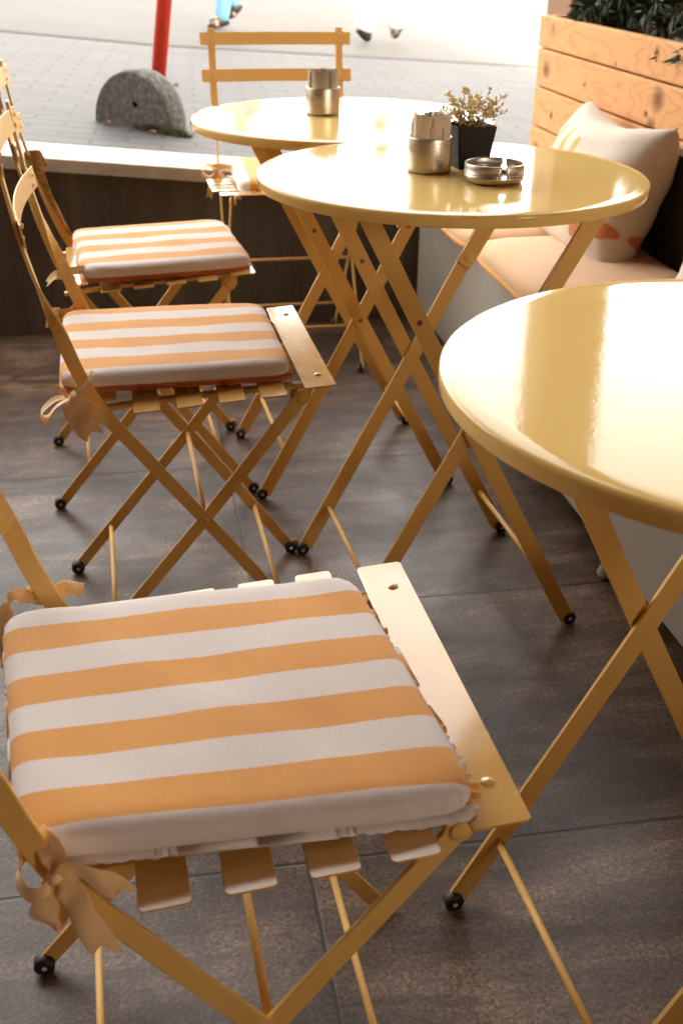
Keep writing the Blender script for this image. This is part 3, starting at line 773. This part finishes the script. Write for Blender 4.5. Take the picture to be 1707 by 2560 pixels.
def pave():
    b = MB(); xs = [-40, -6, -2, -.7, .15] + [.15 + 2.6*i/12 for i in range(1, 13)] + [6, 14, 40]
    rows = [[V((x, 3.41, .478 + SL*x)) for x in xs], [V((x, kerb_y(x), .478 + SL*x)) for x in xs]]
    b.grid(rows, smooth=False); return b, xs
b, kx = pave(); o = b.build('pavement', M_paver); tag(o, kind='structure')
b = MB(); rows = [[V((x, kerb_y(x) + dy, .478 + SL*x + dz)) for x in kx] for dy, dz in ((0, .000), (.002, .004), (.13, .004), (.135, -.03))]
b.grid(rows, smooth=False); tag(b.build('kerb', M_kerb), kind='structure')
b = sheet(-90, 90, 7.0, 160, .452); tag(b.build('road', M_road), kind='structure')

# half-round granite bollard with a drilled hole
t = thing('stone_bollard', 'half round speckled granite bollard with a drilled hole on the pavement', 'bollard', (.000, 3.985, .484), math.atan2(-.185, .262))
b = MB(); Rb = .156; hole = V((.018, 0, .068))
def face_pt(a, rr): return V((rr*math.cos(a), 0, rr*math.sin(a)*1.12))
nA = 60; hr = .0105
loop = [V((Rb*math.cos(a), 0, Rb*math.sin(a)*1.12)) for a in [-.12 + (math.pi + .24)*i/nA for i in range(nA + 1)]]
loop += [loop[-1].lerp(loop[0], i/16) for i in range(1, 16)]
def ring(f, y, c=V((0, 0, .06))): return [V((c.x + (p.x - c.x)*f, y, c.z + (p.z - c.z)*f)) for p in loop]
hl = [hole + V((p.x - hole.x, 0, p.z - hole.z)).normalized()*hr for p in loop]
b.grid([[h + V((0, .03, 0)) for h in hl], hl, ring(.5, 0), ring(.93, 0)], closed_u=True, smooth=False)
b.grid([ring(.93, 0), ring(.955, .003), ring(.98, .012), ring(1., .030), ring(1., .075), ring(.95, .105), ring(.8, .118), ring(.4, .124)], closed_u=True)
b.add(ring(.4, .124), [list(range(len(loop)))]); b.add([h + V((0, .029, 0)) for h in hl], [list(range(len(loop)))])
b.build('bollard_body', M_granite, t)
# moss at its foot
b = MB(); rg = random.Random(3)
for i in range(1500):
    u = rg.uniform(.02, .17) if rg.random() < .75 else rg.uniform(.12, .20); a = math.atan2(-.185, .262)
    px = .000 + math.cos(a)*u + rg.gauss(0, .012) + .01; py = 3.985 + math.sin(a)*u - abs(rg.gauss(0, .014)) - .002
    L = rg.uniform(.008, .03); d = V((rg.uniform(-.6, .6), rg.uniform(-.6, .6), 1)).normalized()*L; s = V((rg.uniform(-1, 1), rg.uniform(-1, 1), 0)).normalized()*.0022
    c = V((px, py, zs_(px) + .008)); b.add([c - s, c + s, c + d], [(0, 1, 2)], False)
tag(b.build('moss', M_moss), 'green moss and dry weeds at the foot of the granite bollard', 'moss', kind='stuff')
# fallen leaves
def dryleaf(s):
    b = MB(); rows = []
    for i in range(7):
        v = i/6; w = s*.42*math.sin(math.pi*min(1, v*.92 + .06)); rows.append([V((u*w, (v-.5)*s, .004 + .25*s*u*u + .1*s*math.sin(v*3))) for u in (-1, -.5, 0, .5, 1)])
    b.grid(rows); return b.build('fallen_leaf', M_dry, solid=.0006)
lp = dryleaf(.030)
leafs = [(-.078, 3.985, 20, 'orange dry leaf lying at the front of the granite bollard', 1.), (.066, 3.86, 70, 'red dry leaf between the granite bollard and its moss', .9), (.215, 4.10, 110, 'dry leaf caught beside the right rim of the granite bollard', 1.2), (.20, 5.18, 35, 'yellow leaf lying on the pavement behind the red pole', 1.)]
for i, (x, y, a, lab, s) in enumerate(leafs):
    o = lp if i == 0 else lp.copy()
    if i: COL.objects.link(o)
    o.location = (x, y, zs_(x) + .009); o.rotation_euler = (R(8), R(-12 + 5), R(a)); o.scale = (s, s, s); tag(o, lab, 'leaf', 'fallen leaves on the pavement')
# leaning red pole
b = MB(); p0 = V((.128, 5.36, zs_(.13))); p1 = p0 + V((.145, 0, 1.0))*2.6
b.tube([p0, (p0+p1)/2, p1], .0325, 28); b.lathe([(.033, 0), (.036, .02), (.036, .05), (.0003, .06)], 28, T(*p1)); tag(b.build('leaning_pole', M_red), 'leaning red metal pole behind the granite bollard', 'pole')

# ------------------------------------------------------------------ bench, planter
t = thing('bench', 'cream panelled bench running along the planter', 'bench', (0, 0, 0))
def angx(y): return .812 + (1.93 - y)*.028
b = MB()
ys = [3.262, 1.93, .2, -.5]
fx = lambda y: .828
b.box((.822, -.6, .045), (1.25, 3.255, .372)); b.build('front_panel', M_bench, t, .004)
b = MB(); b.box((.90, -.6, 0), (1.24, 3.25, .045)); b.build('toe_board', M_dark, t)
b = MB(); b.box((1.155, -.6, .372), (1.195, 2.62, .655)); b.build('back_shade_board', M_dark, t, .003)  # dark board added in place of the shade beside the pillow
for y in (1.70, 2.9, .6):
    b = MB(); b.lathe([(.0003, .0), (.014, 0), (.017, .006), (.013, .018), (.008, .03), (.008, .046)], 20, T(.822 - .002, y, 0)); b.build('foot_knob', M_bench, t)
def pad(name, label, x0, x1, y0, y1, z0, z1, mat, group):
    o = cushion(name, label, ((x0+x1)/2, (y0+y1)/2, (z0+z1)/2), 0, (x1-x0)/2, (y1-y0)/2, z1-z0, mat, 'cushion', 0, group, p=7, ruff=.3, puff=.012, rnd=.05)
    b = MB(); n = 120; P = []
    for k in range(n + 1):
        a = 2*math.pi*k/n; c, s = math.cos(a), math.sin(a); e = 2/7
        P.append(V((math.copysign(abs(c)**e, c)*((x1-x0)/2 - .002), math.copysign(abs(s)**e, s)*((y1-y0)/2 - .002), -(z1-z0)*.22)))
    b.tube(P, .0065, 8, False); b.build('piping', M_piping, o); return o
G_BC = 'peach bench seat pads'
pad('bench_cushion', 'peach bench pad at the wall end, under the printed pillow', .775, 1.15, 2.585, 3.245, .374, .432, M_benchcloth, G_BC)
pad('bench_cushion', 'peach bench pad with a rounded piped corner behind the nearest table', .778, 1.15, 2.075, 2.575, .374, .432, M_benchcloth, G_BC)
pad('bench_cushion', 'peach bench pad hidden mostly behind the nearest table', .778, 1.15, 1.55, 2.065, .374, .432, M_benchcloth, G_BC)

t = thing('planter', 'long pine board planter box behind the bench', 'planter', (0, 0, 0))
X0 = 1.2
b = MB(); bounds = [(.862, .7765), (.7725, .670), (.666, .558), (.554, .446), (.442, .36), (.356, .26)]
for i, (z1, z0) in enumerate(bounds):
    b.box((X0, .9 + .003*i, z0), (X0 + .028, 3.418 - .004*(i % 2) + (.012 if i >= 3 else 0), z1))
o = b.build('front_boards', M_wood, t, .0055, 3)
b = MB()
for i, (z1, z0) in enumerate(bounds): b.box((X0 + .031, 3.390, z0), (X0 + .40, 3.416, z1))
b.build('end_boards', M_wood, t, .004, 2)
b = MB()
for i, (z1, z0) in enumerate(bounds): b.box((X0 + .403, .9, z0), (X0 + .43, 3.416, z1))
b.build('rear_boards', M_wood, t, .004, 2)
b = MB(); b.box((X0 + .031, .92, .78), (X0 + .400, 3.386, .81)); b.build('soil', M_dark, t)

# pillows
def pillow(name, label, M, w, h, th, mat, group):
    b = MB(); n = 40
    def P(u, v, s):
        pu = 1 - .10*(1 - v*v)*abs(u)**2.2; pv = 1 - .10*(1 - u*u)*abs(v)**2.2
        e = max(0, (1 - abs(u)**2.6))**.5*max(0, (1 - abs(v)**2.6))**.5
        wr = .004*math.sin(7*u + 3*v)*e + .003*math.sin(13*v - 5*u + 1) * e
        edge = math.exp(-((1 - abs(v))/.22)**2)*(v > 0)
        wr += .006*edge*math.sin(11*u + .5)*e**.3 + .0035*math.exp(-((u + .75)/.2)**2)*math.sin(16*v)*e**.3
        return V((u*w/2*pu, v*h/2*pv - .02*(1 - u*u)*max(0, v)**3, s*(th/2*e**.9 + wr*.8)))
    for s in (1, -1): b.grid([[P(-1 + 2*j/n, -1 + 2*i/n, s) for j in range(n + 1)] for i in range(n + 1)])
    me = b.build(name, mat)
    bm = bmesh.new(); bm.from_mesh(me.data); bmesh.ops.remove_doubles(bm, verts=bm.verts, dist=.0004); bmesh.ops.recalc_face_normals(bm, faces=bm.faces); bm.to_mesh(me.data); bm.free()
    me.matrix_world = M; tag(me, label, 'pillow', group); return me
def frame(o, xa, ya):
    xa = V(xa).normalized(); ya = V(ya); ya = (ya - xa*ya.dot(xa)).normalized(); za = xa.cross(ya)
    return Matrix(((xa.x, ya.x, za.x, o[0]), (xa.y, ya.y, za.y, o[1]), (xa.z, ya.z, za.z, o[2]), (0, 0, 0, 1)))
pillow('throw_pillow', 'cream linen pillow with orange and red brush print leaning on the planter', frame((1.065, 2.525, .552), (-.05, -1, .03), (.36, .08, 1)), .555, .345, .20, M_pillow, 'pillows on the bench')
M_pil2 = cloth('cream_pillow_cloth', (.66, .56, .47), (.58, .48, .40))
p2 = pillow('throw_pillow', 'second pillow with peach edge at the right end of the bench', frame((1.060, 1.86, .475), (-.10, -1, .0), (.5, 0, 1)), .38, .34, .13, M_pil2, 'pillows on the bench')
b = MB(); n = 160; Pp = []
for k in range(n + 1):
    q = (k/n*4) % 4; s = int(q); f = -1 + 2*(q - s)
    u, v = ((f, -1), (1, f), (-f, 1), (-1, -f))[s]
    pu = 1 - .10*(1 - v*v)*abs(u)**2.2; pv = 1 - .10*(1 - u*u)*abs(v)**2.2; Pp.append(V((u*.2*pu, v*.17*pv - .02*(1-u*u)*max(0, v)**3, 0)))
b.tube(Pp, .012, 10, False); b.build('piping', M_piping, p2)

# plants in the planter
def shrub(name, label, x, y, h, rad, nst, mat, rg, group, droop=.35, lw=.0045, ll=.042, low=1.):
    t = thing(name, label, 'shrub', (x, y, .81), group=group)
    st = MB(); lf = MB()
    for i in range(nst):
        a = rg.uniform(0, 6.28); out = rad*rg.uniform(.25, 1.); hh = h*rg.uniform(.35, 1.)*(1.15 - .55*out/rad)
        p0 = V((rg.gauss(0, .03), rg.gauss(0, .04), 0)); tip = V((math.cos(a)*out*.8, math.sin(a)*out, hh - droop*out*rg.uniform(.2, 1)*low))
        tip.x = max(-.17, min(.22, tip.x)) if tip.z < .07 else max(-.24, tip.x)
        mid = p0*.45 + tip*.55 + V((0, 0, .10*h + .04)); P = crom([p0, mid, tip], 16); st.tube(P, [.0028*(1 - .8*k/16) for k in range(17)], 5, False)
        for k in range(4, 17):
            tan = (P[min(k+1, 16)] - P[k-1]).normalized()
            for _ in range(5):
                side = tan.cross(V((rg.uniform(-1, 1), rg.uniform(-1, 1), rg.uniform(-1, 1)))).normalized()
                d = (tan*rg.uniform(.35, .9) + side).normalized(); L = ll*rg.uniform(.6, 1.2); w = d.cross(side.cross(tan) + V((0, 0, .4))).normalized()*lw*rg.uniform(.7, 1.3); c = P[k] + tan*rg.uniform(-.006, .006)
                mdl = c + d*L*.5 + V((0, 0, .0015)); end = c + d*L - V((0, 0, .004))
                lf.add([c, mdl + w, end, mdl - w], [(0, 1, 2, 3)], False)
    st.build('stems', M_twig, t); lf.build('foliage', mat, t); return t
rg = random.Random(8)
G_SH = 'shrubs in the pine planter'
shrub('shrub', 'dark green shrub spilling over the street end of the planter', 1.39, 3.23, .30, .25, 70, M_leaf, rg, G_SH, .5)
shrub('shrub', 'dark green shrub second from the street end of the planter', 1.40, 2.98, .34, .22, 80, M_leaf, rg, G_SH, .3)
shrub('shrub', 'dense dark shrub at the middle of the planter', 1.40, 2.72, .36, .22, 80, M_leaf, rg, G_SH, .3)
shrub('shrub', 'grey green shrub drooping over the planter edge above the pillow', 1.33, 2.50, .22, .18, 34, M_leaf2, rg, G_SH, .7)
shrub('shrub', 'dark shrub at the right edge of the picture in the planter', 1.42, 2.42, .36, .24, 80, M_leaf, rg, G_SH, .3)
shrub('shrub', 'dark green shrub in the planter beyond the right edge', 1.40, 2.10, .36, .24, 70, M_leaf, rg, G_SH, .3)

# canopy post, canopy and the building it hangs from
b = MB(); b.box((1.352, 3.58, -.05), (1.585, 3.80, 3.02)); b.box((1.345, 3.573, .2), (1.592, 3.807, .52)); tag(b.build('canopy_post', M_render, bevel=.006), 'square plastered post behind the planter carrying the canopy', 'post')
b = MB(); b.box((-4.6, -3.0, 3.02), (5.2, 2.65, 3.16)); b.box((1.30, 2.65, 3.025), (1.64, 3.85, 3.155)); tag(b.build('roof', M_ceil), kind='structure')
b = MB(); b.box((-34, -3.6, -.1), (2.55, -3.0, 19)); tag(b.build('building_facade', M_render), 'warm plastered building front behind the camera', 'building')

b = MB(); b.box((-2.6, -3.0, 0), (-2.4, 2.7, 3.02)); tag(b.build('added_side_wall', M_render), 'unseen warm plastered wall added on the left to darken the terrace', 'wall')  # out of view, added to keep light off the near floor
b = MB(); b.box((3.3, -3.0, -.4), (3.5, 3.0, 3.02)); tag(b.build('added_side_wall', M_render), 'unseen warm plastered wall added on the right to darken the terrace', 'wall')  # unseen counterpart, added to cut side light and deepen contrast

# ------------------------------------------------------------------ passers-by
def skin(name, mat, verts, edges, radii, parent=None, root=0, sub=2):
    me = bpy.data.meshes.new(name); me.from_pydata(verts, edges, []); o = bpy.data.objects.new(name, me); COL.objects.link(o)
    m = o.modifiers.new('Skin', 'SKIN'); m.use_smooth_shade = True
    for i, r in enumerate(radii):
        r = r if hasattr(r, '__len__') else (r, r); me.skin_vertices[0].data[i].radius = r
        me.skin_vertices[0].data[i].use_root = (i == root)
    s = o.modifiers.new('Subdivision', 'SUBSURF'); s.levels = sub; s.render_levels = sub
    me.materials.append(mat)
    if parent: o.parent = parent
    return o
def person(label, loc, rz, legs, trouser, tw, shirt, shoes, strap=None):
    """legs: list of (hip, knee, ankle, toe) in local coordinates, x = walking direction"""
    t = thing('person', label, 'person', loc, rz, 'people walking past on the road')
    inv = (T(*loc) @ RZ(rz)).inverted(); legs = [tuple(tuple(inv @ V(q)) for q in lg) for lg in legs]
    vs = [(0, 0, .95), (0, 0, 1.10), (0, 0, 1.28), (.01, 0, 1.43), (.02, 0, 1.50), (.035, 0, 1.58), (.04, 0, 1.68), (.035, 0, 1.74)]
    rs = [(.13, .10), (.115, .09), (.135, .10), (.10, .075), (.052, .052), (.07, .075), (.078, .09), (.05, .06)]
    es = [(i, i+1) for i in range(7)]
    for s, (hip, knee, ank, toe) in zip((1, -1), legs):
        b0 = len(vs); vs += [hip, knee, ank, tuple(V(ank)*.3 + V(toe)*.7), toe]; rs += [.085, .056, .030, .020, .014]; es += [(0, b0), (b0, b0+1), (b0+1, b0+2), (b0+2, b0+3), (b0+3, b0+4)]
    for s in (1, -1):
        b0 = len(vs); sw = .14*s
        vs += [(0, .17*s, 1.40), (-sw*.5, .22*s, 1.14), (sw*.6 + .06, .21*s, .92), (sw*.6 + .08, .20*s, .85)]; rs += [.052, .042, .028, (.034, .02)]; es += [(3, b0), (b0, b0+1), (b0+1, b0+2), (b0+2, b0+3)]
        for f in range(4):
            c = len(vs); x0, y0, z0 = vs[b0+3]; vs += [(x0 - .024 + .017*f, y0, z0 - .05), (x0 - .022 + .017*f + .01, y0 - .012*s, z0 - .085 - (.01 if f in (1, 2) else 0))]; rs += [.009, .0075]; es += [(b0+3, c), (c, c+1)]
        c = len(vs); x0, y0, z0 = vs[b0+2]; vs += [(x0 + .045, y0 - .012*s, z0 - .05), (x0 + .058, y0 - .02*s, z0 - .085)]; rs += [.010, .008]; es += [(b0+3, c), (c, c+1)]
    skin('body', M_skin, vs, es, rs, t)
    # trousers
    vs = [(0, 0, 1.02), (0, 0, .92)]; rs = [(.145, .115), (.15, .125)]; es = [(0, 1)]
    for hip, knee, ank, toe in legs:
        b0 = len(vs); up = V(ank) + (V(knee) - V(ank)).normalized()*-.055
        vs += [hip, knee, tuple(up)]; rs += [.105, tw[0], tw[1]]; es += [(1, b0), (b0, b0+1), (b0+1, b0+2)]
    skin('trousers', trouser, vs, es, rs, t)
    vs = [(0, 0, 1.0), (0, 0, 1.12), (0, 0, 1.28), (.01, 0, 1.42), (0, .17, 1.41), (-.05, .23, 1.2), (0, -.17, 1.41), (.05, -.23, 1.2)]
    skin('shirt', shirt, vs, [(0, 1), (1, 2), (2, 3), (3, 4), (4, 5), (3, 6), (6, 7)], [(.15, .12), (.14, .11), (.155, .12), (.10, .085), .066, .06, .066, .06], t)
    vs = [(-.02, 0, 1.70), (.0, 0, 1.77), (-.07, 0, 1.66), (-.06, 0, 1.56)]
    skin('hair', M_hair, vs, [(0, 1), (0, 2), (2, 3)], [(.085, .09), (.06, .07), (.06, .075), (.04, .06)], t)
    b = MB()
    for yy in (-.032, .032): b.lathe([(.0003, .007), (.007, .005), (.010, 0)], 10, T(.112, yy, 1.655) @ RY(R(90)))
    b.build('eyes', M_shoe, t)
    b = MB(); b.add([V((.112, -.014, 1.625)), V((.112, .014, 1.625)), V((.142, 0, 1.622)), V((.11, 0, 1.665))], [(0, 1, 2), (0, 2, 3), (1, 3, 2)]); b.build('nose', M_skin, t)
    for hip, knee, ank, toe in legs:
        A = V(ank); Tt = V(toe); d = (Tt - A).normalized(); sole = (A - (V(knee)-A).normalized()*.05)
        heel = sole - d*.05
        o = skin('shoe', M_shoe, [tuple(A + V((0, 0, -.01))), tuple(sole), tuple(heel), tuple(sole*.45 + Tt*.55 + V((0, 0, .005))), tuple(Tt)], [(0, 1), (1, 2), (1, 3), (3, 4)], [.045, .046, .044, .046, .030], t)
        if strap:
            q = sole*.4 + Tt*.6; bb = MB(); bb.tube([q + V((-.01, s*.05, -.015 + .045*(1 - s*s))) for s in (-1, -.6, 0, .6, 1)], .014, 8); bb.build('strap', strap, o)
    return t
# striding away to the left, near foot flat and the trailing foot peeling off the road
person('person in blue jeans and dark sandals striding along the road', (.86, 9.34, .385), R(208),
       [((.88, 9.27, 1.28), (.80, 9.31, .87), (.735, 9.31, .475), (.615, 9.235, .422)), ((.85, 9.42, 1.28), (.775, 9.44, .88), (.838, 9.42, .56), (.778, 9.40, .462))], M_denim, (.072, .060), M_denim, 0, M_strap)
person('person in loose white trousers and black shoes crossing the road', (2.0, 9.36, .272), R(60),
       [((1.95, 9.30, 1.17), (1.935, 9.22, .79), (1.822, 9.22, .405), (1.876, 9.27, .31)), ((2.05, 9.42, 1.17), (2.03, 9.50, .79), (2.142, 9.53, .40), (2.112, 9.48, .315))], M_white, (.10, .085), M_white, 0)

# ------------------------------------------------------------------ light, camera
w = bpy.data.worlds.new('World'); scene.world = w; w.use_nodes = True
nt = w.node_tree; bg = nt.nodes['Background']; sky = nt.nodes.new('ShaderNodeTexSky'); sky.sky_type = 'NISHITA'
SUN_AZ, SUN_EL = 181., 38.       # degrees clockwise from +Y, elevation
sky.sun_disc = False; sky.sun_elevation = R(SUN_EL); sky.sun_rotation = R(SUN_AZ); sky.air_density = 1.0; sky.dust_density = 2.5; sky.ozone_density = .6
hs = nt.nodes.new('ShaderNodeHueSaturation'); hs.inputs['Saturation'].default_value = .42
nt.links.new(sky.outputs[0], hs.inputs['Color']); nt.links.new(hs.outputs[0], bg.inputs[0]); bg.inputs[1].default_value = .15
L = bpy.data.lights.new('sun', 'SUN'); L.energy = 2.6; L.angle = R(2.0); L.color = (1, .9, .76)
so = bpy.data.objects.new('sun', L); COL.objects.link(so)
d = V((math.sin(R(SUN_AZ))*math.cos(R(SUN_EL)), math.cos(R(SUN_AZ))*math.cos(R(SUN_EL)), math.sin(R(SUN_EL))))
so.rotation_euler = d.to_track_quat('Z', 'Y').to_euler()

cam = bpy.data.cameras.new('camera'); co = bpy.data.objects.new('camera', cam); COL.objects.link(co); scene.camera = co
F, YAW, PITCH, ROLL, H = 2794.4, .181647, .48106, .0134715, 1.07823
cy, sy, cp, sp = math.cos(YAW), math.sin(YAW), math.cos(PITCH), math.sin(PITCH)
f = V((sy*cp, cy*cp, -sp)); r = V((cy, -sy, 0)); u = r.cross(f)
r2 = r*math.cos(ROLL) + u*math.sin(ROLL); u2 = -r*math.sin(ROLL) + u*math.cos(ROLL)
co.matrix_world = Matrix(((r2.x, u2.x, -f.x, 0), (r2.y, u2.y, -f.y, 0), (r2.z, u2.z, -f.z, H), (0, 0, 0, 1)))
cam.sensor_fit = 'VERTICAL'; cam.sensor_height = 36; cam.lens = F/2560*36
cam.clip_start = .02; cam.clip_end = 500
cam.dof.use_dof = True; cam.dof.focus_distance = 1.28; cam.dof.aperture_fstop = 8.5; cam.dof.aperture_blades = 7

vs = scene.view_settings
vs.view_transform = 'Standard'; vs.look = 'None'; vs.gamma = 1; vs.exposure = 3.8
try:
    vs.use_white_balance = True; vs.white_balance_temperature = 8400; vs.white_balance_tint = 10
except Exception: pass
scene.cycles.max_bounces = 8; scene.cycles.diffuse_bounces = 5; scene.cycles.glossy_bounces = 4
scene.cycles.use_denoising = True
scene.cycles.sample_clamp_indirect = 6
